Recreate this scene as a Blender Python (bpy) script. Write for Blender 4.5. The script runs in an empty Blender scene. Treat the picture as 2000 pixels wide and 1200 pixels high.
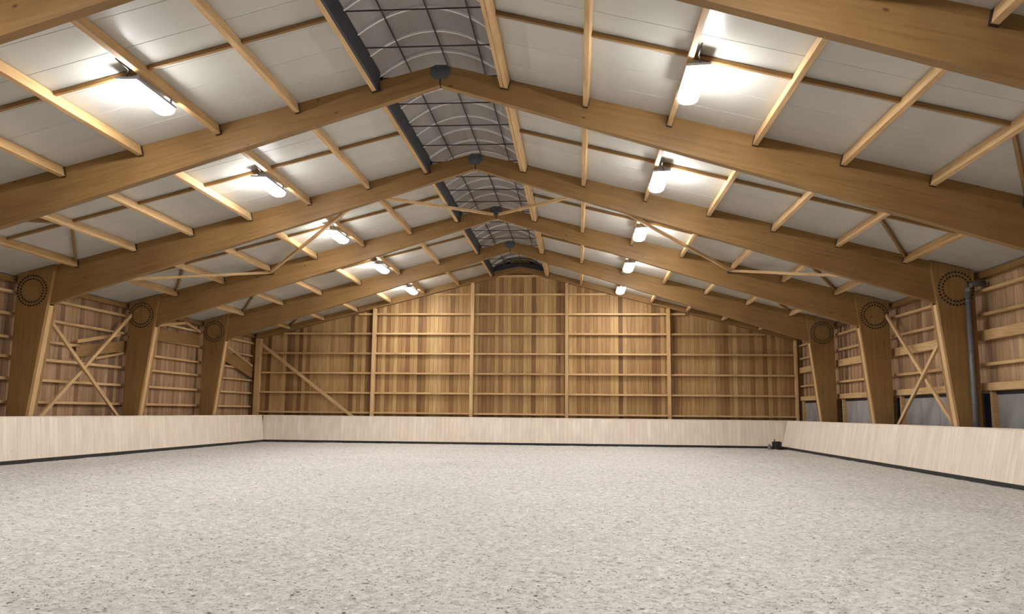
import bpy, bmesh, math, random
import numpy as np
from mathutils import Matrix, Vector

random.seed(7)
RNG = np.random.default_rng(11)
scene = bpy.context.scene
COL = scene.collection

# ------------------------------------------------------------------ camera
CAM = Vector((2.9351, 0.0, 1.5674))
PITCH, YAW, ROLL, FPX = 0.1295, 0.0819, 0.0102, 1582.45
_f = Vector((-math.sin(YAW) * math.cos(PITCH), math.cos(YAW) * math.cos(PITCH), math.sin(PITCH)))
_r = Vector((math.cos(YAW), math.sin(YAW), 0))
_u = _r.cross(_f)
_r2 = _r * math.cos(ROLL) + _u * math.sin(ROLL)
_u2 = -_r * math.sin(ROLL) + _u * math.cos(ROLL)
cd = bpy.data.cameras.new('camera')
cd.sensor_fit = 'HORIZONTAL'
cd.sensor_width = 36.0
cd.lens = FPX / 2000.0 * 36.0
cd.clip_end = 200
cam = bpy.data.objects.new('camera', cd)
COL.objects.link(cam)
cam.matrix_world = Matrix(((_r2.x, _u2.x, -_f.x, CAM.x), (_r2.y, _u2.y, -_f.y, CAM.y), (_r2.z, _u2.z, -_f.z, CAM.z), (0, 0, 0, 1)))
scene.camera = cam

# ------------------------------------------------------------------ world (night outside) and exposure
w = bpy.data.worlds.new('night'); scene.world = w; w.use_nodes = True
w.node_tree.nodes['Background'].inputs[0].default_value = (0.012, 0.014, 0.02, 1)
w.node_tree.nodes['Background'].inputs[1].default_value = 0.3
scene.view_settings.view_transform = 'Standard'
scene.view_settings.look = 'None'
scene.view_settings.gamma = 1
scene.view_settings.use_curve_mapping = False
scene.view_settings.exposure = 0.0
LAMP_STRENGTH = 122.0
LAMP_COLOR = (1.0, 0.99, 0.985)

# ------------------------------------------------------------------ dimensions (metres; X across, Y towards the gable, Z up)
S = 6.0
def FY(k): return 16.3723 + S * (k - 1)          # front face of portal frame k
SLOPE = 0.2594
def T(x): return 8.96 - SLOPE * abs(x)           # underside of the roof panels
K0 = -2                                          # rearmost frame built (behind the camera)
Y0, Y1 = FY(K0) - 5.9, 40.45
WALLX = 13.80
PURX = [1.43, 3.14, 4.87, 6.60, 8.33, 10.04, 11.79]

# ------------------------------------------------------------------ materials
def s2l(c):
    out = []
    for v in c:
        v /= 255.0
        out.append(v / 12.92 if v <= .04045 else ((v + .055) / 1.055) ** 2.4)
    return tuple(out) + (1.0,)

def new_mat(name):
    m = bpy.data.materials.new(name); m.use_nodes = True
    nt = m.node_tree
    b = nt.nodes['Principled BSDF']
    return m, nt, b

def ramp(nt, stops, interp='LINEAR'):
    r = nt.nodes.new('ShaderNodeValToRGB'); cr = r.color_ramp; cr.interpolation = interp
    while len(cr.elements) > 1: cr.elements.remove(cr.elements[0])
    cr.elements[0].position = stops[0][0]; cr.elements[0].color = stops[0][1]
    for p, c in stops[1:]:
        e = cr.elements.new(p); e.color = c
    return r

def mix(nt, a, b, fac, mode='MIX'):
    n = nt.nodes.new('ShaderNodeMix'); n.data_type = 'RGBA'; n.blend_type = mode
    for sock, v in ((n.inputs[6], a), (n.inputs[7], b), (n.inputs[0], fac)):
        if hasattr(v, 'is_linked') or isinstance(v, bpy.types.NodeSocket): nt.links.new(v, sock)
        else: sock.default_value = v
    return n.outputs[2]

def wood(name, tones, rough=.6, grain=(0.8, 16, 16), gstr=.35, knots=.0, lam=0.0, knot_scale=2.2, bump=0, pos=None):
    """tones: sRGB colours picked by the piece's own random number; grain runs along local X"""
    m, nt, b = new_mat(name)
    tc = nt.nodes.new('ShaderNodeTexCoord'); oi = nt.nodes.new('ShaderNodeObjectInfo')
    add = nt.nodes.new('ShaderNodeVectorMath'); add.operation = 'ADD'
    mul = nt.nodes.new('ShaderNodeVectorMath'); mul.operation = 'SCALE'; mul.inputs[0].default_value = (37.0, 19.0, 53.0)
    nt.links.new(oi.outputs['Random'], mul.inputs['Scale'])
    nt.links.new(tc.outputs['Object'], add.inputs[0]); nt.links.new(mul.outputs[0], add.inputs[1])
    mp = nt.nodes.new('ShaderNodeMapping'); mp.inputs['Scale'].default_value = grain
    nt.links.new(add.outputs[0], mp.inputs['Vector'])
    nz = nt.nodes.new('ShaderNodeTexNoise'); nz.inputs['Scale'].default_value = 1.6; nz.inputs['Detail'].default_value = 4
    nz.inputs['Distortion'].default_value = .4
    nt.links.new(mp.outputs[0], nz.inputs['Vector'])
    n = len(tones)
    pos = pos or [i / max(1, n - 1) for i in range(n)]
    base = ramp(nt, [(pos[i], s2l(t)) for i, t in enumerate(tones)])
    nt.links.new(oi.outputs['Random'], base.inputs[0])
    gr = ramp(nt, [(.30, (1 - gstr, 1 - gstr * 1.15, 1 - gstr * 1.3, 1)), (.55, (1, 1, 1, 1)), (.75, (1.08, 1.06, 1.03, 1))])
    nt.links.new(nz.outputs['Fac'], gr.inputs[0])
    col = mix(nt, base.outputs[0], gr.outputs[0], 1.0, 'MULTIPLY')
    # slow blotches along the piece
    nb = nt.nodes.new('ShaderNodeTexNoise'); nb.inputs['Scale'].default_value = .9; nb.inputs['Detail'].default_value = 2
    nt.links.new(add.outputs[0], nb.inputs['Vector'])
    br = ramp(nt, [(.3, (.86, .83, .80, 1)), (.7, (1.08, 1.08, 1.08, 1))])
    nt.links.new(nb.outputs['Fac'], br.inputs[0])
    col = mix(nt, col, br.outputs[0], .7, 'MULTIPLY')
    if lam > 0:
        sx = nt.nodes.new('ShaderNodeSeparateXYZ'); nt.links.new(tc.outputs['Object'], sx.inputs[0])
        dv = nt.nodes.new('ShaderNodeMath'); dv.operation = 'DIVIDE'; dv.inputs[1].default_value = .045
        fl = nt.nodes.new('ShaderNodeMath'); fl.operation = 'FLOOR'
        nt.links.new(sx.outputs['Z'], dv.inputs[0]); nt.links.new(dv.outputs[0], fl.inputs[0])
        dx = nt.nodes.new('ShaderNodeMath'); dx.operation = 'DIVIDE'; dx.inputs[1].default_value = 3.1
        fx = nt.nodes.new('ShaderNodeMath'); fx.operation = 'FLOOR'
        off = nt.nodes.new('ShaderNodeMath'); off.operation = 'MULTIPLY_ADD'; off.inputs[1].default_value = 1.37
        nt.links.new(fl.outputs[0], off.inputs[0]); nt.links.new(sx.outputs['X'], off.inputs[2])
        nt.links.new(off.outputs[0], dx.inputs[0]); nt.links.new(dx.outputs[0], fx.inputs[0])
        cb = nt.nodes.new('ShaderNodeCombineXYZ'); nt.links.new(fl.outputs[0], cb.inputs[0]); nt.links.new(fx.outputs[0], cb.inputs[1]); nt.links.new(oi.outputs['Random'], cb.inputs[2])
        wn = nt.nodes.new('ShaderNodeTexWhiteNoise'); nt.links.new(cb.outputs[0], wn.inputs['Vector'])
        lr = ramp(nt, [(0, (1 - lam, 1 - lam * 1.1, 1 - lam * 1.3, 1)), (1, (1 + lam * .6, 1 + lam * .55, 1 + lam * .5, 1))])
        nt.links.new(wn.outputs['Value'], lr.inputs[0])
        col = mix(nt, col, lr.outputs[0], 1.0, 'MULTIPLY')
    if knots > 0:
        kp = nt.nodes.new('ShaderNodeMapping'); kp.inputs['Scale'].default_value = (.75, 1.5, 1.5)
        nt.links.new(add.outputs[0], kp.inputs['Vector'])
        vo = nt.nodes.new('ShaderNodeTexVoronoi'); vo.inputs['Scale'].default_value = knot_scale
        nt.links.new(kp.outputs[0], vo.inputs['Vector'])
        kr = ramp(nt, [(.035, (1, 1, 1, 1)), (.075, (0, 0, 0, 1))])
        nt.links.new(vo.outputs['Distance'], kr.inputs[0])
        km = nt.nodes.new('ShaderNodeMath'); km.operation = 'MULTIPLY'; km.inputs[1].default_value = knots
        nt.links.new(kr.outputs[0], km.inputs[0])
        col = mix(nt, col, s2l((70, 42, 20)), km.outputs[0])
    nt.links.new(col, b.inputs['Base Color'])
    b.inputs['Roughness'].default_value = rough
    b.inputs['Specular IOR Level'].default_value = .3
    if bump:
        bp = nt.nodes.new('ShaderNodeBump'); bp.inputs['Strength'].default_value = bump; bp.inputs['Distance'].default_value = .004
        nt.links.new(nz.outputs['Fac'], bp.inputs['Height']); nt.links.new(bp.outputs[0], b.inputs['Normal'])
    return m

def plain(name, col, rough=.5, metal=0, noise=.0, nscale=3, spec=.5):
    m, nt, b = new_mat(name)
    b.inputs['Roughness'].default_value = rough; b.inputs['Metallic'].default_value = metal
    b.inputs['Specular IOR Level'].default_value = spec
    if noise:
        tc = nt.nodes.new('ShaderNodeTexCoord')
        nz = nt.nodes.new('ShaderNodeTexNoise'); nz.inputs['Scale'].default_value = nscale; nz.inputs['Detail'].default_value = 5
        nt.links.new(tc.outputs['Object'], nz.inputs['Vector'])
        c = s2l(col)
        r = ramp(nt, [(.3, tuple(v * (1 - noise) for v in c[:3]) + (1,)), (.7, tuple(min(1, v * (1 + noise)) for v in c[:3]) + (1,))])
        nt.links.new(nz.outputs['Fac'], r.inputs[0]); nt.links.new(r.outputs[0], b.inputs['Base Color'])
    else:
        b.inputs['Base Color'].default_value = s2l(col)
    return m

M = {}
M['glulam'] = wood('glulam', [(140, 108, 66), (148, 115, 71)], rough=.5, grain=(.5, 12, 12), gstr=.16, knots=.75, lam=.06, knot_scale=1.7, bump=0)
M['sawn'] = wood('sawn_softwood', [(196, 160, 112), (212, 178, 132), (188, 152, 104)], rough=.6, gstr=.25, knots=.5, knot_scale=3)
M['larch'] = wood('larch_cladding', [(118, 86, 54), (158, 122, 78), (184, 150, 100), (170, 134, 88), (200, 168, 116), (136, 100, 62), (192, 156, 106)], rough=.62, grain=(.7, 22, 22), gstr=.30, knots=.5, knot_scale=3)
M['larch_side'] = wood('weathered_side_cladding', [(136, 106, 80), (170, 138, 106), (188, 156, 122), (156, 122, 92), (198, 168, 132), (128, 96, 70)], rough=.65, grain=(.7, 22, 22), gstr=.38, knots=.5, knot_scale=3)
M['kick'] = wood('pale_kickboard', [(236, 222, 206), (238, 225, 209), (235, 221, 205), (240, 227, 212)], rough=.55, grain=(.6, 8, 8), gstr=.05, knots=.25, knot_scale=2.5, bump=0)
M['steel_dark'] = plain('dark_blue_grey_steel', (78, 84, 88), .5, 0, .15, 8)
M['dowel'] = plain('dark_dowel_holes', (26, 17, 10), .8)
M['hanger'] = plain('brown_grey_hanger_steel', (70, 58, 46), .5, .4)
M['zinc'] = plain('galvanised_grey_pipe', (116, 118, 121), .45, .2, .12, 10)
M['flash'] = plain('dark_flashing', (50, 52, 58), .5, .2, .1, 5)
M['rib'] = plain('pale_aluminium_rib', (232, 230, 228), .4, 0)
M['bar'] = plain('dark_glazing_bar', (44, 40, 40), .5)
M['plinth'] = plain('black_rubber_plinth', (38, 37, 36), .7, 0, .3, 6)
M['black'] = plain('black_plastic', (24, 24, 25), .45)
M['greyp'] = plain('grey_plastic', (120, 118, 116), .5)
M['lamp_body'] = plain('lamp_grey_housing', (150, 152, 160), .4, .2)
M['cable'] = plain('black_cable', (20, 20, 22), .5)

def roof_panel_mat():
    m, nt, b = new_mat('off_white_roof_panel')
    tc = nt.nodes.new('ShaderNodeTexCoord'); oi = nt.nodes.new('ShaderNodeObjectInfo')
    nz = nt.nodes.new('ShaderNodeTexNoise'); nz.inputs['Scale'].default_value = .8; nz.inputs['Detail'].default_value = 3
    nt.links.new(tc.outputs['Object'], nz.inputs['Vector'])
    r = ramp(nt, [(.3, s2l((178, 176, 168))), (.7, s2l((188, 186, 178)))])
    nt.links.new(nz.outputs['Fac'], r.inputs[0]); nt.links.new(r.outputs[0], b.inputs['Base Color'])
    b.inputs['Roughness'].default_value = .33
    b.inputs['Specular IOR Level'].default_value = .5
    # shallow lining ribs along the slope
    mp = nt.nodes.new('ShaderNodeMapping'); mp.inputs['Scale'].default_value = (.05, 1, 1)
    nt.links.new(tc.outputs['Object'], mp.inputs['Vector'])
    wv = nt.nodes.new('ShaderNodeTexNoise'); wv.inputs['Scale'].default_value = 6; wv.inputs['Detail'].default_value = 1
    nt.links.new(mp.outputs[0], wv.inputs['Vector'])
    bp = nt.nodes.new('ShaderNodeBump'); bp.inputs['Strength'].default_value = .12; bp.inputs['Distance'].default_value = .01
    nt.links.new(wv.outputs['Fac'], bp.inputs['Height']); nt.links.new(bp.outputs[0], b.inputs['Normal'])
    return m
M['panel'] = roof_panel_mat()

def pane_mat(name, c0, c1, rough, trans, sc):
    m, nt, b = new_mat(name)
    tc = nt.nodes.new('ShaderNodeTexCoord'); oi = nt.nodes.new('ShaderNodeObjectInfo')
    mp = nt.nodes.new('ShaderNodeMapping'); mp.inputs['Scale'].default_value = sc
    nt.links.new(tc.outputs['Object'], mp.inputs['Vector'])
    nz = nt.nodes.new('ShaderNodeTexNoise'); nz.inputs['Scale'].default_value = 1.5; nz.inputs['Detail'].default_value = 3
    nt.links.new(mp.outputs[0], nz.inputs['Vector'])
    ad = nt.nodes.new('ShaderNodeMath'); ad.operation = 'MULTIPLY_ADD'; ad.inputs[1].default_value = .35
    nt.links.new(oi.outputs['Random'], ad.inputs[0]); nt.links.new(nz.outputs['Fac'], ad.inputs[2])
    r = ramp(nt, [(.35, s2l(c0)), (.95, s2l(c1))])
    nt.links.new(ad.outputs[0], r.inputs[0]); nt.links.new(r.outputs[0], b.inputs['Base Color'])
    b.inputs['Roughness'].default_value = rough
    b.inputs['Transmission Weight'].default_value = trans
    return m
M['poly'] = pane_mat('grey_translucent_vault_sheet', (134, 129, 127), (152, 147, 144), .4, 0, (.4, .4, .4))
M['winpane'] = pane_mat('dusty_grey_window_sheet', (118, 116, 114), (168, 166, 164), .35, 0, (1.2, 1.2, .7))

def emit_mat():
    m, nt, b = new_mat('lit_lamp_diffuser')
    b.inputs['Base Color'].default_value = (.9, .9, .9, 1)
    b.inputs['Emission Color'].default_value = LAMP_COLOR + (1,)
    b.inputs['Emission Strength'].default_value = LAMP_STRENGTH
    return m
M['emit'] = emit_mat()

def sand_mat():
    m, nt, b = new_mat('pale_arena_sand_and_fibre')
    tc = nt.nodes.new('ShaderNodeTexCoord')
    def noise(sc, det, rgh=.6, scale=(1, 1, 1)):
        mp = nt.nodes.new('ShaderNodeMapping'); mp.inputs['Scale'].default_value = scale
        nt.links.new(tc.outputs['Object'], mp.inputs['Vector'])
        n = nt.nodes.new('ShaderNodeTexNoise'); n.inputs['Scale'].default_value = sc; n.inputs['Detail'].default_value = det
        n.inputs['Roughness'].default_value = rgh
        nt.links.new(mp.outputs[0], n.inputs['Vector']); return n
    a = noise(11, 7, .82); c = noise(.35, 2); d = noise(55, 4, .75); e = noise(5, 5, .7)
    ra = ramp(nt, [(.32, s2l((150, 145, 139))), (.45, s2l((206, 202, 196))), (.56, s2l((224, 220, 214))), (.66, s2l((252, 250, 246)))])
    nt.links.new(a.outputs['Fac'], ra.inputs[0])
    rc = ramp(nt, [(.3, (.94, .94, .93, 1)), (.7, (1.03, 1.03, 1.03, 1))]); nt.links.new(c.outputs['Fac'], rc.inputs[0])
    col = mix(nt, ra.outputs[0], rc.outputs[0], 1, 'MULTIPLY')
    rd = ramp(nt, [(.30, (.60, .58, .56, 1)), (.42, (.95, .95, .95, 1)), (.60, (1, 1, 1, 1)), (.72, (1.12, 1.12, 1.11, 1))]); nt.links.new(d.outputs['Fac'], rd.inputs[0])
    col = mix(nt, col, rd.outputs[0], .9, 'MULTIPLY')
    re = ramp(nt, [(.30, (.62, .61, .59, 1)), (.40, (.88, .88, .87, 1)), (.52, (1.04, 1.04, 1.04, 1))]); nt.links.new(e.outputs['Fac'], re.inputs[0])
    col = mix(nt, col, re.outputs[0], .8, 'MULTIPLY')
    nt.links.new(col, b.inputs['Base Color']); b.inputs['Roughness'].default_value = .9; b.inputs['Specular IOR Level'].default_value = .15
    bp = nt.nodes.new('ShaderNodeBump'); bp.inputs['Strength'].default_value = .7; bp.inputs['Distance'].default_value = .03
    nt.links.new(a.outputs['Fac'], bp.inputs['Height']); nt.links.new(bp.outputs[0], b.inputs['Normal'])
    return m
M['sand'] = sand_mat()

def clod_mat():
    m, nt, b = new_mat('sand_clods_and_fibres')
    at = nt.nodes.new('ShaderNodeAttribute'); at.attribute_name = 'tone'
    r = ramp(nt, [(0, s2l((110, 104, 96))), (.25, s2l((172, 165, 157))), (.6, s2l((222, 217, 210))), (1, s2l((250, 247, 241)))])
    nt.links.new(at.outputs['Fac'], r.inputs[0]); nt.links.new(r.outputs[0], b.inputs['Base Color'])
    b.inputs['Roughness'].default_value = .9
    return m
M['clod'] = clod_mat()

# ------------------------------------------------------------------ helpers
WM = {}
def link(o, Mw, parent=None):
    COL.objects.link(o)
    WM[o.name] = Mw
    if parent is not None:
        o.parent = parent
        o.matrix_basis = WM[parent.name].inverted() @ Mw
    else:
        o.matrix_basis = Mw
    return o

def tag(o, label=None, cat=None, group=None, kind=None):
    if label: o['label'] = label
    if cat: o['category'] = cat
    if group: o['group'] = group
    if kind: o['kind'] = kind
    return o

def empty(name, loc, label=None, cat=None, group=None, kind=None):
    o = bpy.data.objects.new(name, None); o.empty_display_size = .3
    link(o, Matrix.Translation(loc))
    return tag(o, label, cat, group, kind)

def mesh_obj(name, verts, faces, mat, Mw=Matrix(), parent=None, smooth=False):
    me = bpy.data.meshes.new(name)
    me.from_pydata(verts, [], faces); me.update()
    me.materials.append(mat)
    if smooth:
        for p in me.polygons: p.use_smooth = True
    return link(bpy.data.objects.new(name, me), Mw, parent)

def frame_mat(p0, p1, up):
    p0, p1 = Vector(p0), Vector(p1)
    x = (p1 - p0).normalized(); up = Vector(up)
    y = up.cross(x).normalized(); z = x.cross(y)
    return Matrix(((x.x, y.x, z.x, p0.x), (x.y, y.y, z.y, p0.y), (x.z, y.z, z.z, p0.z), (0, 0, 0, 1))), (p1 - p0).length

def chamfer_section(w, h, c):
    """octagon section in local y,z centred"""
    a, b = w / 2, h / 2
    return [(-a + c, -b), (a - c, -b), (a, -b + c), (a, b - c), (a - c, b), (-a + c, b), (-a, b - c), (-a, -b + c)]

def prism_along(sec, L):
    n = len(sec)
    v = [(0, y, z) for y, z in sec] + [(L, y, z) for y, z in sec]
    f = [tuple(range(n - 1, -1, -1)), tuple(range(n, 2 * n))]
    f += [(i, (i + 1) % n, n + (i + 1) % n, n + i) for i in range(n)]
    return v, f

_cache = {}
def beam(name, p0, p1, w, h, mat, parent=None, up=(0, 0, 1), c=.006, dz=0.0):
    """w across (local y), h along 'up' (local z); the axis runs p0-p1; dz moves the section along up"""
    Mw, L = frame_mat(p0, p1, up)
    key = (round(L, 4), w, h, mat.name, c, dz)
    if key not in _cache:
        v, f = prism_along([(y, z + dz) for y, z in chamfer_section(w, h, c)], L)
        me = bpy.data.meshes.new(name); me.from_pydata(v, [], f); me.update(); me.materials.append(mat)
        _cache[key] = me
    return link(bpy.data.objects.new(name, _cache[key]), Mw, parent)

def extrude_xz(name, poly, y0, y1, mat, parent=None, ang=0.0, org=(0, 0)):
    """polygon in world XZ, extruded y0..y1; local X is turned by ang about Y so that grain follows it"""
    ca, sa = math.cos(ang), math.sin(ang)
    # local x = (ca,0,sa), local z = (-sa,0,ca)
    loc = [((x - org[0]) * ca + (z - org[1]) * sa, -(x - org[0]) * sa + (z - org[1]) * ca) for x, z in poly]
    area = sum(loc[i][0] * loc[(i + 1) % len(loc)][1] - loc[(i + 1) % len(loc)][0] * loc[i][1] for i in range(len(loc)))
    if area < 0: loc = loc[::-1]
    n = len(loc); t = y1 - y0
    v = [(x, 0, z) for x, z in loc] + [(x, t, z) for x, z in loc]
    f = [tuple(range(n)), tuple(range(2 * n - 1, n - 1, -1))] + [(i, n + i, n + (i + 1) % n, (i + 1) % n) for i in range(n)]
    Mw = Matrix(((ca, 0, -sa, org[0]), (0, 1, 0, y0), (sa, 0, ca, org[1]), (0, 0, 0, 1)))
    return mesh_obj(name, v, f, mat, Mw, parent)

def extrude_yz(name, poly, x0, x1, mat, parent=None, ang=0.0, org=(0, 0)):
    ca, sa = math.cos(ang), math.sin(ang)
    loc = [((y - org[0]) * ca + (z - org[1]) * sa, -(y - org[0]) * sa + (z - org[1]) * ca) for y, z in poly]
    area = sum(loc[i][0] * loc[(i + 1) % len(loc)][1] - loc[(i + 1) % len(loc)][0] * loc[i][1] for i in range(len(loc)))
    if area < 0: loc = loc[::-1]
    n = len(loc); t = x1 - x0
    # local x=(0,ca,sa) local z=(0,-sa,ca) local y = z cross x = -(1,0,0)... use y' = (-1,0,0)
    v = [(x, 0, z) for x, z in loc] + [(x, t, z) for x, z in loc]
    f = [tuple(range(n)), tuple(range(2 * n - 1, n - 1, -1))] + [(i, n + i, n + (i + 1) % n, (i + 1) % n) for i in range(n)]
    Mw = Matrix(((0, -1, 0, x1), (ca, 0, -sa, org[0]), (sa, 0, ca, org[1]), (0, 0, 0, 1)))
    return mesh_obj(name, v, f, mat, Mw, parent)

def tube_obj(name, pts, r, mat, parent=None, n=8, smooth=True):
    pts = [Vector(p) for p in pts]; org = pts[0].copy()
    v, f = [], []
    for i, p in enumerate(pts):
        d = (pts[min(i + 1, len(pts) - 1)] - pts[max(i - 1, 0)]).normalized()
        a = Vector((0, 0, 1)) if abs(d.z) < .9 else Vector((1, 0, 0))
        s = d.cross(a).normalized(); t = s.cross(d)
        for k in range(n):
            an = 2 * math.pi * k / n
            v.append(tuple(p - org + (s * math.cos(an) + t * math.sin(an)) * r))
    for i in range(len(pts) - 1):
        for k in range(n):
            f.append((i * n + k, i * n + (k + 1) % n, (i + 1) * n + (k + 1) % n, (i + 1) * n + k))
    f.append(tuple(range(n - 1, -1, -1))); f.append(tuple(range((len(pts) - 1) * n, len(pts) * n)))
    return mesh_obj(name, v, f, mat, Matrix.Translation(org), parent, smooth)

def box(name, lo, hi, mat, parent=None, c=.006):
    lo, hi = Vector(lo), Vector(hi)
    bm = bmesh.new(); bmesh.ops.create_cube(bm, size=1)
    d = hi - lo
    for v in bm.verts: v.co = Vector((v.co.x * d.x, v.co.y * d.y, v.co.z * d.z))
    if c: bmesh.ops.bevel(bm, geom=bm.edges[:], offset=c, segments=1, affect='EDGES')
    me = bpy.data.meshes.new(name); bm.to_mesh(me); bm.free(); me.materials.append(mat)
    return link(bpy.data.objects.new(name, me), Matrix.Translation((lo + hi) / 2), parent)

SIDE = {-1: 'blank-wall', 1: 'window-wall'}
ORD = ['first', 'second', 'third', 'fourth', 'fifth', 'sixth', 'seventh', 'eighth']
def bay_name(b):
    n = 4 - b
    return 'in bay against gable wall' if n == 0 else 'in %s bay from gable wall' % ORD[n]
BAYS = list(range(K0, 5))

# ------------------------------------------------------------------ floor
def vnoise(X, Y, cell, seed):
    r = np.random.default_rng(seed); G = r.random((256, 256))
    x = X / cell; y = Y / cell
    xi = np.floor(x).astype(int); yi = np.floor(y).astype(int); fx = x - xi; fy = y - yi
    fx = fx * fx * (3 - 2 * fx); fy = fy * fy * (3 - 2 * fy)
    g = lambda a, b: G[a % 256, b % 256]
    return (g(xi, yi) * (1 - fx) + g(xi + 1, yi) * fx) * (1 - fy) + (g(xi, yi + 1) * (1 - fx) + g(xi + 1, yi + 1) * fx) * fy - .5

def sand_h(X, Y):
    fade = np.clip((12.45 - np.abs(X)) / .5, 0, 1) * np.clip((39.5 - Y) / .5, 0, 1)
    h = .030 * vnoise(X, Y, .9, 1) + .034 * vnoise(X, Y, .33, 2) + .030 * vnoise(X, Y, .14, 3) + .022 * vnoise(X, Y, .065, 4)
    return h * (.25 + .75 * fade)

xs = np.arange(-13.8, 13.801, .055)
ys = [Y0]
while ys[-1] < 40.4:
    y = ys[-1]; ys.append(y + (.35 if y < 3.5 else max(.035, .0038 * y)))
ys = np.array(ys)
XX, YY = np.meshgrid(xs, ys)
ZZ = sand_h(XX, YY)
nx, ny = len(xs), len(ys)
me = bpy.data.meshes.new('floor')
co = np.stack([XX.ravel(), YY.ravel(), ZZ.ravel()], 1)
idx = np.arange(nx * ny).reshape(ny, nx)
quads = np.stack([idx[:-1, :-1].ravel(), idx[:-1, 1:].ravel(), idx[1:, 1:].ravel(), idx[1:, :-1].ravel()], 1)
me.vertices.add(len(co)); me.vertices.foreach_set('co', co.ravel().astype(np.float32))
me.loops.add(quads.size); me.loops.foreach_set('vertex_index', quads.ravel().astype(np.int32))
me.polygons.add(len(quads)); me.polygons.foreach_set('loop_start', np.arange(0, quads.size, 4, dtype=np.int32))
me.polygons.foreach_set('use_smooth', np.ones(len(quads), dtype=bool))
me.update(calc_edges=True); me.validate()
me.materials.append(M['sand'])
floor = link(bpy.data.objects.new('floor', me), Matrix())
tag(floor, 'pale grey sand and fibre riding surface, lightly churned', 'floor', kind='structure')

# ------------------------------------------------------------------ walls
def plank_section(wd, th, c):
    """front (+z local) edges chamfered"""
    a = wd / 2
    return [(-a, 0), (a, 0), (a, th - c), (a - c, th), (-a + c, th), (-a, th - c)]

def plank(name, base, top, facing, wd, th, mat, parent, c=.008):
    Mw, L = frame_mat(base, top, facing)
    key = ('pl', round(L, 3), round(wd, 4), th, mat.name)
    if key not in _cache:
        v, f = prism_along(plank_section(wd, th, c), L)
        me = bpy.data.meshes.new(name); me.from_pydata(v, [], f); me.update(); me.materials.append(mat)
        _cache[key] = me
    return link(bpy.data.objects.new(name, _cache[key]), Mw, parent)

PW = .205
# gable wall
wb = empty('wall_back', (0, 40.5, 0), 'tall boarded timber gable wall at the far end', 'wall', kind='structure')
n = int(27.6 / PW); wd = 27.6 / n
for i in range(n):
    x = -13.8 + (i + .5) * wd
    j = random.uniform(-.004, .004)
    plank('plank', (x, 40.47 + j, 0), (x, 40.47 + j, min(T(abs(x) + wd / 2) - .01, 8.44)), (0, -1, 0), wd - .005, .024, M['larch'], wb)
box('wall_backing', (-13.9, 40.50, 0), (13.9, 40.56, 5.3), M['flash'], wb)
extrude_xz('wall_backing', [(-13.9, 5.3), (13.9, 5.3), (13.9, T(13.9)), (1.5, T(1.5)), (1.4, 9.4), (-1.4, 9.4), (-1.5, T(1.5)), (-13.9, T(13.9))], 40.50, 40.56, M['flash'], wb)
POSTS = [-7.36, -2.36, 2.38, 7.38]
for x in POSTS:
    beam('post', (x, 40.29, 0), (x, 40.29, T(x) - .30), .165, .30, M['sawn'], wb, up=(0, -1, 0))
for s in (-1, 1):
    cxp = 13.46 if s > 0 else -13.36
    beam('corner_post', (cxp, 40.29, 0), (cxp, 40.29, T(cxp) - .30), .10 if s > 0 else .26, .30, M['sawn'], wb, up=(0, -1, 0))
    # gable rafters
    a = math.atan(SLOPE)
    extrude_xz('gable_rafter', [(s * .0, T(0)), (s * 13.5, T(13.5)), (s * 13.5, T(13.5) - .3), (0, T(0) - .3)], 40.20, 40.43, M['glulam'], wb, ang=-s * a, org=(0, T(0)))
RZ = [1.48, 2.475, 3.465, 4.465, 5.47, 6.47, 7.47]
spans = [(-13.17, -7.445), (-7.275, -2.445), (-2.275, 2.295), (2.465, 7.295), (7.465, 13.41)]
for z in RZ:
    xl = (8.96 - .36 - z) / SLOPE
    for a, b_ in spans:
        a2, b2 = max(a, -xl), min(b_, xl)
        if b2 - a2 > .3:
            beam('girt', (a2, 40.36, z), (b2, 40.36, z), .18, .09, M['sawn'], wb)
# pediment under the skylight end
beam('girt', (-1.5, 40.36, 8.42), (1.5, 40.36, 8.42), .2, .10, M['sawn'], wb)
for k in range(4):
    z0 = 8.48 + k * .2
    hw = 1.36 * math.sqrt(max(.02, 1 - max(0, (z0 + .19 - 8.8) / .54)))
    box('pediment_board', (-hw, 40.43, z0), (hw, 40.46, z0 + .19), M['larch'], wb)
for s in (-1, 1):
    beam('flashing', (s * .02, 40.17, 8.99), (s * 1.38, 40.17, 8.70), .06, .2, M['flash'], wb)

# side walls
GL = [1.73, 2.41, 3.05, 3.62, 4.30, 4.95]
wl = empty('wall_left', (-WALLX, 16, 0), 'long side wall of vertical boards on horizontal rails, without windows', 'wall', kind='structure')
wr = empty('wall_right', (WALLX, 16, 0), 'long side wall of vertical boards above a band of grey windows', 'wall', kind='structure')
ln = Y1 - Y0; n = int(ln / PW); wd = ln / n
ztop = T(WALLX) - .02
for i in range(n):
    y = Y0 + (i + .5) * wd
    j = random.uniform(-.004, .004)
    plank('plank', (-WALLX - .025 + j, y, 0), (-WALLX - .025 + j, y, ztop), (1, 0, 0), wd - .006, .024, M['larch_side'], wl)
    plank('plank', (WALLX + .025 + j, y, 2.2), (WALLX + .025 + j, y, ztop), (-1, 0, 0), wd - .006, .024, M['larch_side'], wr)
box('wall_backing', (-WALLX - .09, Y0, 0), (-WALLX - .03, Y1, ztop), M['flash'], wl)
box('wall_backing', (WALLX + .03, Y0, 2.25), (WALLX + .09, Y1, ztop), M['flash'], wr)
box('base_wall', (WALLX - .05, Y0, 0), (WALLX + .09, Y1, .95), M['larch_side'], wr)
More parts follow.
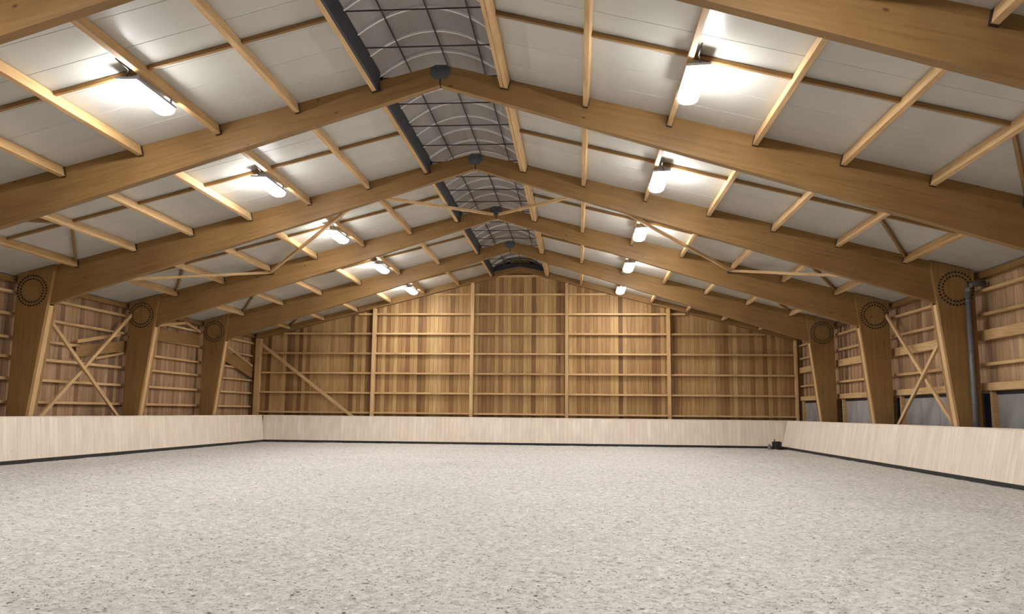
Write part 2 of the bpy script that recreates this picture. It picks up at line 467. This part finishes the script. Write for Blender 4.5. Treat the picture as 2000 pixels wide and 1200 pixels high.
for b in BAYS + [K0 - 1]:
    ya = max(Y0, FY(b) + .0); yb = min(FY(b + 1), 40.4)
    for z in GL:
        beam('girt', (-WALLX + .085, ya, z), (-WALLX + .085, yb - .004, z), .15, .085, M['sawn'], wl)
    for z in (4.91, 4.27, 2.95):
        beam('girt', (WALLX - .085, ya, z), (WALLX - .085, yb - .004, z), .15, .085, M['sawn'], wr)
    for z0, z1 in ((3.58, 3.85), (2.26, 2.46)):
        beam('wide_girt', (WALLX - .10, ya, (z0 + z1) / 2), (WALLX - .10, yb - .004, (z0 + z1) / 2), .18, z1 - z0, M['sawn'], wr)
for s, wo in ((-1, wl), (1, wr)):
    beam('eave_plate', (s * (WALLX - .10), Y0, T(WALLX) - .06), (s * (WALLX - .10), 40.2, T(WALLX) - .06), .18, .16, M['glulam'], wo)

# back wall behind the camera
wf = empty('wall_front', (0, Y0, 0), 'boarded gable wall closing the hall behind the viewer', 'wall', kind='structure')
extrude_xz('boarding', [(-13.9, 0), (13.9, 0), (13.9, T(13.9)), (1.5, T(1.5)), (1.4, 9.4), (-1.4, 9.4), (-1.5, T(1.5)), (-13.9, T(13.9))], Y0 - .1, Y0 - .02, M['larch'], wf)

# windows along the right wall
wi = 0
for b in [4, 3, 2, 1, 0, -1, -2]:
    wi += 1
    ya, yb = FY(b) + .62, FY(b + 1) - .20
    if b == 4: yb = 40.1
    wo = empty('window_%d' % wi, (WALLX, (ya + yb) / 2, .95), 'long grey dusty window below the boards ' + bay_name(b), 'window', kind='structure')
    for y in (ya, yb):
        box('jamb', (WALLX - .14, y - .05, .95), (WALLX + .05, y + .05, 2.24), M['sawn'], wo)
    box('window_frame', (WALLX - .02, ya + .05, 2.16), (WALLX + .04, yb - .05, 2.24), M['flash'], wo)
    box('window_frame', (WALLX - .02, ya + .05, .95), (WALLX + .04, yb - .05, 1.02), M['flash'], wo)
    np_ = 4; pw = (yb - ya - .1) / np_
    for k in range(np_):
        y0_ = ya + .05 + k * pw
        box('pane', (WALLX + .005, y0_ + .006, 1.02), (WALLX + .02, y0_ + pw - .006, 2.16), M['winpane'], wo, c=.002)

# ------------------------------------------------------------------ ceiling: sandwich panels laid down each slope
ce = empty('ceiling', (0, 16, T(13)), 'sloping roof lining of off-white panels on both sides of skylight', 'ceiling', kind='structure')
cs = math.cos(math.atan(SLOPE)); sn = math.sin(math.atan(SLOPE))
npan = 50; pw = (40.5 - Y0) / npan
Ls = (13.95 - 1.36) / cs
for s in (-1, 1):
    sec = chamfer_section(pw - .007, .07, .006)
    v, f = prism_along(sec, Ls)
    me = bpy.data.meshes.new('roof_panel'); me.from_pydata(v, [], f); me.update(); me.materials.append(M['panel'])
    for i in range(npan):
        y = Y0 + (i + .5) * pw
        p0 = Vector((s * 1.36, y, T(1.36))) + Vector((s * sn, 0, cs)) * .035
        p1 = Vector((s * 13.95, y, T(13.95))) + Vector((s * sn, 0, cs)) * .035
        Mw, L = frame_mat(p0, p1, (s * sn, 0, cs))
        link(bpy.data.objects.new('roof_panel', me), Mw, ce)
    beam('roof_deck', Vector((s * 1.36, (Y0 + 40.5) / 2, T(1.36) + .10)), Vector((s * 13.95, (Y0 + 40.5) / 2, T(13.95) + .10)), 40.7 - Y0, .03, M['flash'], ce, up=(s * sn, 0, cs))

# ------------------------------------------------------------------ portal frames
def col_in(z): return 13.02 - .1146 * z
NFRAME = {4: 'next to the boarded gable wall', 3: 'second out from the gable wall', 2: 'third out from gable wall with the drainpipe',
          1: 'fourth out from the gable wall', 0: 'fifth out from the gable wall', -1: 'sixth out from the gable wall', -2: 'seventh out from the gable wall'}
A = math.atan(SLOPE)
for k in range(K0, 5):
    y = FY(k)
    fr = empty('portal_frame', (0, y, 0), 'golden glulam portal frame ' + NFRAME[k], 'roof frame', 'glulam portal frames')
    for s in (-1, 1):
        extrude_xz('rafter', [(s * .014, 8.935), (s * .1, 8.934), (s * 13.42, T(13.42)), (s * 13.42, 4.32), (s * .014, 8.49)], y, y + .19, M['glulam'], fr, ang=-s * A, org=(s * .008, 8.935))
        xt = 12.363
        poly = [(s * col_in(0), -.05), (s * 13.46, -.05), (s * 13.46, T(13.46) - .02), (s * xt, T(xt) - .02)]
        for ya, yb in ((y - .13, y - .002), (y + .192, y + .32)):
            extrude_xz('column_member', poly, ya, yb, M['glulam'], fr, ang=math.pi / 2, org=(s * 13.0, 0))
        extrude_xz('column_core', [(s * (col_in(0) - .004), -.05), (s * 13.44, -.05), (s * 13.44, 4.28), (s * (col_in(4.5) - .004), 4.55)], y, y + .19, M['sawn'], fr, ang=math.pi / 2, org=(s * 13.0, 0))  # paler wood puts the lamplit inner edge of the column into the colour
        # double ring of dowels
        v, f = [], []
        for R_, nd in ((.445, 32), (.345, 25)):
            for q in range(nd):
                t = 2 * math.pi * q / nd
                cx, cz = R_ * math.cos(t), R_ * math.sin(t); o = len(v)
                for d in (0.0, -.018):
                    v += [(cx + .027 * math.cos(u * math.pi / 3), d, cz + .027 * math.sin(u * math.pi / 3)) for u in range(6)]
                f.append(tuple(o + 6 + u for u in range(6)))
                f += [(o + u, o + (u + 1) % 6, o + 6 + (u + 1) % 6, o + 6 + u) for u in range(6)]
        d = mesh_obj('dowel_ring', v, f, M['dowel'], Matrix.Translation((s * 12.985, y - .125, 4.965)), fr)
        d['kind'] = 'stuff'; d['label'] = 'double ring of dark dowel heads'
    # ridge plate, octagonal
    oc = [(.21, -.06), (.21, .08), (.12, .15), (-.12, .15), (-.21, .08), (-.21, -.06), (-.12, -.16), (.12, -.16)]
    rp = extrude_xz('ridge_plate', [(x, 8.79 + z) for x, z in oc], y - .015, y, M['steel_dark'], fr, org=(0, 8.79))
    box('joint_strip', (-.012, y + .004, 8.50), (.012, y + .18, 8.92), M['dowel'], fr, c=0)
    for sx, sz in ((-.13, .05), (.13, .05), (-.13, -.08), (.13, -.08)):
        tube_obj('bolt', [(sx, y - .015, 8.79 + sz), (sx, y - .04, 8.79 + sz)], .02, M['steel_dark'], rp, n=6, smooth=False)

# ------------------------------------------------------------------ purlins, with steel hangers
for b in BAYS:
    ya, yb = FY(b) + .195, FY(b + 1) - .004
    if b == 4: yb = 40.195
    for s in (-1, 1):
        for i, px in enumerate(PURX):
            zt = T(px) - .006
            wdt = .10 if i else .17
            up = Vector((s * sn, 0, cs))
            pu = empty('roof_purlin', (s * px, ya, zt - .22),
                       'pale timber purlin, %s from skylight, %s slope, %s' % (ORD[i], SIDE[s], bay_name(b)), 'purlin', 'roof purlins')
            c0 = Vector((s * px, ya, T(px))) - up * .118; c1 = Vector((s * px, yb, T(px))) - up * .118
            if i == 0 and s < 0:
                ofs = Vector((-.035, 0, 0))
                beam('timber', c0 + ofs, c1 + ofs, .10, .224, M['sawn'], pu, up=up)
            elif i == 0:
                for q in (-1, 1):
                    ofs = Vector((q * .043 * cs, 0, -q * s * .043 * sn))
                    beam('timber', c0 + ofs, c1 + ofs, .08, .224, M['sawn'], pu, up=up)
            else:
                beam('timber', c0, c1, wdt, .224, M['sawn'], pu, up=up)
            for ye, dr in ((ya, 1), (yb, -1)):
                h0 = Vector((s * px, ye, T(px))) - up * .118
                for q in (-1, 1):
                    side = Vector((q * (wdt / 2 + .006), 0, -q * s * (wdt / 2 + .006) * SLOPE))
                    beam('hanger', h0 + side, h0 + side + Vector((0, dr * .07, 0)), .008, .2, M['hanger'], pu, up=up, c=.001)
                beam('hanger', h0 - up * .118, h0 - up * .118 + Vector((0, dr * .07, 0)), wdt + .02, .008, M['hanger'], pu, up=up, c=.001)

# ------------------------------------------------------------------ blocking struts across the purlins at mid bay, with chevron at the eave
for b in BAYS:
    ym = FY(b) + 3.0
    for s in (-1, 1):
        br = empty('blocking_row', (s * 6.6, ym, T(6.6) - .1), 'row of thin timber blocking between purlins, %s slope, %s' % (SIDE[s], bay_name(b)), 'blocking', 'roof blocking rows')
        up = Vector((s * sn, 0, cs))
        for i in range(6):
            xa = PURX[i] + (.054 if i else .09); xb = PURX[i + 1] - .054
            beam('strut', Vector((s * xa, ym, T(xa))) - up * .05, Vector((s * xb, ym, T(xb))) - up * .04, .075, .075, M['glulam'], br, up=up)
        for ye in (FY(b) + .35, min(FY(b + 1), 40.2) - .15):
            dy = .12 if ye > ym else -.12
            beam('diagonal_strut', Vector((s * 10.11, ym + dy, T(10.11))) - up * .06, Vector((s * 11.72, ye, T(11.72))) - up * .06, .07, .10, M['glulam'], br, up=up)

# ------------------------------------------------------------------ skylight vault along the ridge
sky = empty('ridge_skylight', (0, 16, 8.6), 'long arched grey skylight with pale ribs along the roof ridge', 'skylight')
SPR, RISE, HALF = 8.80, .54, 1.34
def arch(u):   # u -1..1
    a = u * 1.0
    return (HALF * a, SPR + RISE * (1 - a * a))
us = [-1 + 2 * i / 12 for i in range(13)]
nrib = 50; dyr = (40.5 - Y0) / nrib
pv = []; 
for yy in (0.012, dyr - .012):
    for off in (0.0, .016):
        for u in us:
            x, z = arch(u); pv.append((x, yy, z - SPR + off))
pf = []
for i in range(12):
    a, b_, c_, d_ = i, 13 + i, 26 + i, 39 + i
    pf.append((a, a + 1, c_ + 1, c_)); pf.append((b_, d_, d_ + 1, b_ + 1))
    pf.append((a, b_, b_ + 1, a + 1)); pf.append((c_, c_ + 1, d_ + 1, d_))
pme = bpy.data.meshes.new('vault_pane'); pme.from_pydata(pv, [], [q[::-1] for q in pf]); pme.update(); pme.materials.append(M['poly'])
rv, rf = [], []
for i, u in enumerate(us):
    x, z = arch(u)
    rv += [(x, -.022, z - SPR - .05), (x, .022, z - SPR - .05), (x, .022, z - SPR + .016), (x, -.022, z - SPR + .016)]
for i in range(12):
    o = i * 4
    for k in range(4): rf.append((o + k, o + (k + 1) % 4, o + 4 + (k + 1) % 4, o + 4 + k))
rme = bpy.data.meshes.new('vault_rib'); rme.from_pydata(rv, [], rf); rme.update(); rme.materials.append(M['rib'])
for i in range(nrib + 1):
    y = Y0 + i * dyr
    if i < nrib: link(bpy.data.objects.new('vault_pane', pme), Matrix.Translation((0, y, SPR)), sky)
    link(bpy.data.objects.new('vault_rib', rme), Matrix.Translation((0, y, SPR)), sky)
for b in [K0 - 1] + BAYS:
    for q in range(4):
        y = FY(b) + .3 + q * 1.5
        if Y0 < y < 40.3: beam('tie_bar', (-HALF, y, SPR), (HALF, y, SPR), .022, .028, M['bar'], sky)
for u in (-.58, 0.02, .66):
    x, z = arch(u)
    beam('glazing_bar', (x, Y0, z - .065), (x, 40.4, z - .065), .026, .03, M['bar'], sky)
for s in (-1, 1):
    for b in [K0 - 1] + BAYS:
        ya, yb = max(Y0, FY(b) + .2), min(FY(b + 1) - .01, 40.18)
        kx = -1.355 if s < 0 else 1.335
        beam('kerb', (kx, ya, 8.60), (kx, yb, 8.60), .10 if s < 0 else .02, .44, M['flash'], sky)
    beam('kerb_cap', (s * (HALF + .05), Y0, 8.83), (s * (HALF + .05), 40.4, 8.83), .12, .04, M['flash'], sky)

# ------------------------------------------------------------------ lamps under the third purlin of each slope
LL, LW, LZ, TILT = 1.42, .40, 7.385, math.radians(2)
def tray(L, wd, h, r):
    sec = [(-wd / 2, 0), (-wd / 2, -h + r), (-wd / 2 + r, -h), (wd / 2 - r, -h), (wd / 2, -h + r), (wd / 2, 0)]
    return prism_along(sec[::-1], L)
def belly(L, wd, h, n=8):
    sec = [(-wd / 2, 0)] + [(-wd / 2 * math.cos(math.pi * t / n), -.012 - (h - .012) * math.sin(math.pi * t / n) ** .7) for t in range(n + 1)] + [(wd / 2, 0)]
    return prism_along(sec, L)
for b in BAYS:
    for s in (-1, 1):
        x = 4.94 if s > 0 else -5.02; y0_ = FY(b) + 2.70
        la = empty('linear_lamp', (x, y0_ + LL / 2, 7.47), 'lit white linear lamp under third purlin, %s slope, %s' % (SIDE[s], bay_name(b)), 'lamp', 'hall ceiling lamps')
        upv = Vector((-s * math.sin(TILT), 0, math.cos(TILT)))      # tipped a little towards the side wall
        c = Vector((x, 0, LZ))
        P = lambda yy, dz: Vector((x, yy, LZ)) + upv * dz
        v, f = tray(LL, LW, .045, .004)
        Mw, _ = frame_mat(P(y0_, 0), P(y0_ + LL, 0), upv)
        mesh_obj('housing', v, f, M['lamp_body'], Mw, la)
        v, f = belly(LL - .03, LW - .02, .14)
        Mw, _ = frame_mat(P(y0_ + .015, -.043), P(y0_ + LL - .015, -.043), upv)
        mesh_obj('diffuser', v, f, M['emit'], Mw, la)
        for ye in (y0_ + .12, y0_ + LL - .12):
            beam('bracket', P(ye - .02, .008), P(ye + .02, .008), .2, .016, M['lamp_body'], la, up=upv, c=.002)
            box('bracket', (s * 4.87 - .012, ye - .015, LZ + .012), (s * 4.87 + .012, ye + .015, 7.476), M['lamp_body'], la, c=.002)
        beam('driver_box', P(y0_ + .35, .03), P(y0_ + LL - .35, .03), .10, .05, M['lamp_body'], la, up=upv, c=.01)
        tube_obj('cable', [(x, y0_ + .36, LZ + .035), (x + s * .05, y0_ + .1, LZ + .05), (s * 4.93, y0_ - .1, LZ + .09), (s * 4.93, y0_ - .5, LZ + .11)], .012, M['cable'], la, n=6)

# ------------------------------------------------------------------ zigzag wind bracing under the purlins, third bay from the gable wall
y2, y3 = FY(2) + .34, FY(3) - .06
def zz(x): return 8.745 - SLOPE * abs(x) - .075
for s in (-1, 1):
    for xa, ya, xb, yb, lab in ((.12, y3, 3.2, y2, 'from ridge plate'), (8.27, y3, 3.3, y2, 'in mid slope'), (8.2, y3, 13.3, y2 + .2, 'down to the knee')):
        Zb = zz(xb) if xb < 13 else zz(xb) + .05
        beam_o = beam('roof_brace', (s * xa, ya, zz(xa)), (s * xb, yb, Zb), .09, .09, M['sawn'])
        tag(beam_o, 'slender diagonal timber roof brace %s on %s slope' % (lab, SIDE[s]), 'brace', 'zigzag roof braces')
    br = box('brace_shoe', (s * 8.25 - .13, y3 - .04, zz(8.25) - .07), (s * 8.25 + .13, FY(3) - .002, zz(8.25) + .07), M['hanger'])
    tag(br, 'dark steel brace shoe on rafter second from gable, %s slope' % SIDE[s], 'bracket', 'brace shoes')

# ------------------------------------------------------------------ cross bracing between the columns, same bay
for s in (-1, 1):
    za = 4.88 if s < 0 else 4.70
    o = beam('wall_brace', (s * 13.28, FY(2) + .33, za), (s * 13.28, FY(3) - .14, za - 5.53 * .722), .075, .12, M['sawn'], up=(0, .58, .81))
    tag(o, 'diagonal timber wall brace falling toward gable between columns on %s side' % SIDE[s], 'brace', 'crossed wall braces')
    o = beam('wall_brace', (s * 13.37, FY(3) - .14, 4.96), (s * 13.37, FY(2) + .33, 4.96 - 5.53 * .795), .075, .12, M['sawn'], up=(0, .6, .79))
    tag(o, 'diagonal timber wall brace rising toward gable between columns on %s side' % SIDE[s], 'brace', 'crossed wall braces')
o = beam('wall_brace', (-13.1, 40.08, 4.86), (-7.95, 40.08, 1.02), .06, .15, M['sawn'], up=(.6, 0, .8))
tag(o, 'single long diagonal timber brace across corner bay of gable wall', 'brace')

# ------------------------------------------------------------------ added boards imitating rafter reflections on the blank side wall
def reflection_board(label, p0, p1, h, mat, x=-13.60, t=.03):
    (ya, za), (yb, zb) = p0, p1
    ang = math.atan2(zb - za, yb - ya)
    o = extrude_yz('reflection_board', [(ya, za - h / 2), (yb, zb - h / 2), (yb, zb + h / 2), (ya, za + h / 2)], x - t, x, mat, None, ang=ang, org=(ya, za))
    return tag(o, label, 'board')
reflection_board('wide brown board imitating reflected rafter, rising toward gable behind the crossed braces', (25.5, 3.42), (28.5, 3.86), .38, M['glulam'])
reflection_board('pale slat imitating reflection above wide rising board behind crossed braces', (25.5, 3.76), (28.0, 4.22), .12, M['sawn'], x=-13.57)
reflection_board('pale thin slat imitating reflection below wide rising board behind crossed braces', (26.6, 3.27), (28.35, 3.58), .07, M['sawn'], x=-13.57)
reflection_board('wide level brown board imitating reflected beam between second and first columns from gable', (30.4, 4.48), (34.2, 4.55), .46, M['glulam'])
reflection_board('pale slat imitating reflection, rising above wide level brown board', (30.4, 4.80), (32.8, 5.18), .10, M['sawn'], x=-13.57)
reflection_board('pale slat imitating reflection, falling above wide level brown board', (32.85, 5.20), (34.2, 4.93), .10, M['sawn'], x=-13.57)
reflection_board('wide brown board imitating reflected rafter, falling toward gable in bay beside corner', (36.7, 4.15), (40.15, 3.45), .55, M['glulam'])
reflection_board('pale slat imitating reflection, falling along the upper board beside corner', (36.8, 4.58), (40.1, 3.78), .10, M['sawn'], x=-13.57)

# ------------------------------------------------------------------ drainpipe on the window-side column of the third frame
yp = FY(2) - .205
dp = empty('drainpipe', (13.24, yp, 0), 'grey vertical drainpipe with elbow beside column at window wall', 'pipe')
tube_obj('pipe', [(13.24, yp, 0.0), (13.24, yp, 4.86)], .068, M['zinc'], dp, n=14)
tube_obj('elbow', [(13.24, yp, 4.86), (13.25, yp, 4.95), (13.29, yp, 5.02), (13.36, yp, 5.06), (13.7, yp, 5.09)], .068, M['zinc'], dp, n=14)
for z in (1.9, 3.3, 4.6):
    tube_obj('pipe_collar', [(13.24, yp, z), (13.24, yp, z + .05)], .078, M['zinc'], dp, n=14)
    box('pipe_clip', (13.18, yp + .06, z), (13.30, FY(2) - .131, z + .04), M['hanger'], dp, c=.002)

# ------------------------------------------------------------------ kickboards round the arena
ZK = 1.31
def kick(label, base, along, n, wd, outward, lean, cat='kickboard'):
    """base: start corner on the floor line; along: unit vector; outward: unit vector to the wall"""
    base = Vector(base); along = Vector(along); outward = Vector(outward)
    L = n * wd
    th = empty('kickboard_fence', base + along * L / 2, label, cat, 'kickboard fences')
    for i in range(n):
        p = base + along * (i + .5) * wd
        j = outward * random.uniform(-.002, .002)
        p0 = p + Vector((0, 0, .11)) + outward * .02 + j
        p1 = p + Vector((0, 0, ZK - .012)) + outward * lean + j
        ax = (p1 - p0).normalized(); fc = (-outward - ax * ax.dot(-outward)).normalized()
        plank('plank', p0 - fc * .03, p1 - fc * .03, fc, wd - .0035, .03, M['kick'], th, c=.004)
    a = base + outward * (lean + .012) + Vector((0, 0, ZK - .006)); 
    beam('cap_rail', a, a + along * L, .05, .03, M['kick'], th, up=(0, 0, 1))
    a = base + outward * .045 + Vector((0, 0, .045))
    beam('plinth', a, a + along * L, .03, .15, M['plinth'], th, up=(0, 0, 1))
LK = 39.6 - (Y0 + .2)
n = int(LK / .2)
kick('long pale kickboard fence below the blank side wall', (-12.60, Y0 + .2, 0), (0, 1, 0), n, LK / n, (-1, 0, 0), .155)
kick('long pale kickboard fence below the window side wall', (12.51, Y0 + .2, 0), (0, 1, 0), n, LK / n, (1, 0, 0), .29)
n = int(25.60 / .2)
kick('pale kickboard fence along foot of the gable wall', (-12.76, 39.6, 0), (1, 0, 0), n, 25.60 / n, (0, 1, 0), .16)

# ------------------------------------------------------------------ small black container in the far corner
def lathe(name, prof, loc, mat, parent, n=16):
    v, f = [], []
    for r, z in prof:
        v += [(r * math.cos(2 * math.pi * k / n), r * math.sin(2 * math.pi * k / n), z) for k in range(n)]
    for i in range(len(prof) - 1):
        for k in range(n): f.append((i * n + k, i * n + (k + 1) % n, (i + 1) * n + (k + 1) % n, (i + 1) * n + k))
    f.append(tuple(range(n - 1, -1, -1)))
    f.append(tuple((len(prof) - 1) * n + k for k in range(n)))
    return mesh_obj(name, v, f, mat, Matrix.Translation(loc), parent)
bx_, by_ = 12.02, 38.5
ct = empty('black_container', (bx_, by_, 0), 'small black container with upright stub on sand in fence corner', 'container')
lathe('body', [(.19, 0), (.22, .30), (.235, .30), (.235, .34), (.20, .34), (.19, .30)], (bx_, by_, .0), M['black'], ct)
tube_obj('handle', [(bx_ - .1, by_, .31), (bx_ - .1, by_, .47)], .022, M['black'], ct)
box('lid_block', (bx_ - .16, by_ - .12, .30), (bx_ + .15, by_ + .12, .37), M['black'], ct, c=.02)
lathe('side_bottle', [(.085, 0), (.09, .16), (.06, .2), (.03, .22), (.03, .25)], (bx_ - .33, by_ - .02, .0), M['greyp'], ct, n=12)
beam('side_tray', (bx_ + .2, by_ + .05, .06), (bx_ + .42, by_ + .1, .06), .2, .1, M['black'], ct, c=.02)
box('side_tray', (bx_ - .28, by_ - .06, .02), (bx_ - .15, by_ + .06, .1), M['black'], ct, c=.01)

# ------------------------------------------------------------------ loose clods and fibres on the sand
N = 26000
u = RNG.random(N)
cy = 5.2 * (24 / 5.2) ** (u ** 1.15)
cx = CAM.x + (RNG.random(N) * 2 - 1) * (cy * .72 + .4) - cy * .08
ok = np.abs(cx) < 12.3
cx, cy = cx[ok], cy[ok]; N = len(cx)
cz = sand_h(cx, cy)
base = np.array([(1, 0, 0), (0, 1, 0), (-1, 0, 0), (0, -1, 0), (0, 0, 1), (0, 0, -1)], float)
tri = np.array([(0, 1, 4), (1, 2, 4), (2, 3, 4), (3, 0, 4), (1, 0, 5), (2, 1, 5), (3, 2, 5), (0, 3, 5)])
size = .005 + .013 * RNG.random(N) ** 2.5
ang = RNG.random(N) * 6.283
sc = np.stack([size * (1 + 1.4 * RNG.random(N) ** 2), size, size * (.35 + .4 * RNG.random(N))], 1)
V = base[None] * sc[:, None, :] * (1 + .5 * (RNG.random((N, 6, 1)) - .5))
ca, sa = np.cos(ang)[:, None], np.sin(ang)[:, None]
V = np.stack([V[..., 0] * ca - V[..., 1] * sa + cx[:, None], V[..., 0] * sa + V[..., 1] * ca + cy[:, None], V[..., 2] + cz[:, None] + .002], -1)
Tq = (tri[None] + (np.arange(N) * 6)[:, None, None]).reshape(-1, 3)
me = bpy.data.meshes.new('sand_clods')
me.vertices.add(N * 6); me.vertices.foreach_set('co', V.reshape(-1).astype(np.float32))
me.loops.add(Tq.size); me.loops.foreach_set('vertex_index', Tq.ravel().astype(np.int32))
me.polygons.add(len(Tq)); me.polygons.foreach_set('loop_start', np.arange(0, Tq.size, 3, dtype=np.int32))
me.update(calc_edges=True); me.validate()
at = me.attributes.new('tone', 'FLOAT', 'POINT')
tone = np.clip(RNG.normal(.64, .16, N), 0, 1); tone[RNG.random(N) < .03] = .15
at.data.foreach_set('value', np.repeat(tone, 6).astype(np.float32))
me.materials.append(M['clod'])
tag(link(bpy.data.objects.new('sand_clods', me), Matrix()), 'loose clods and fibre tufts strewn over the sand', 'clods', kind='stuff')
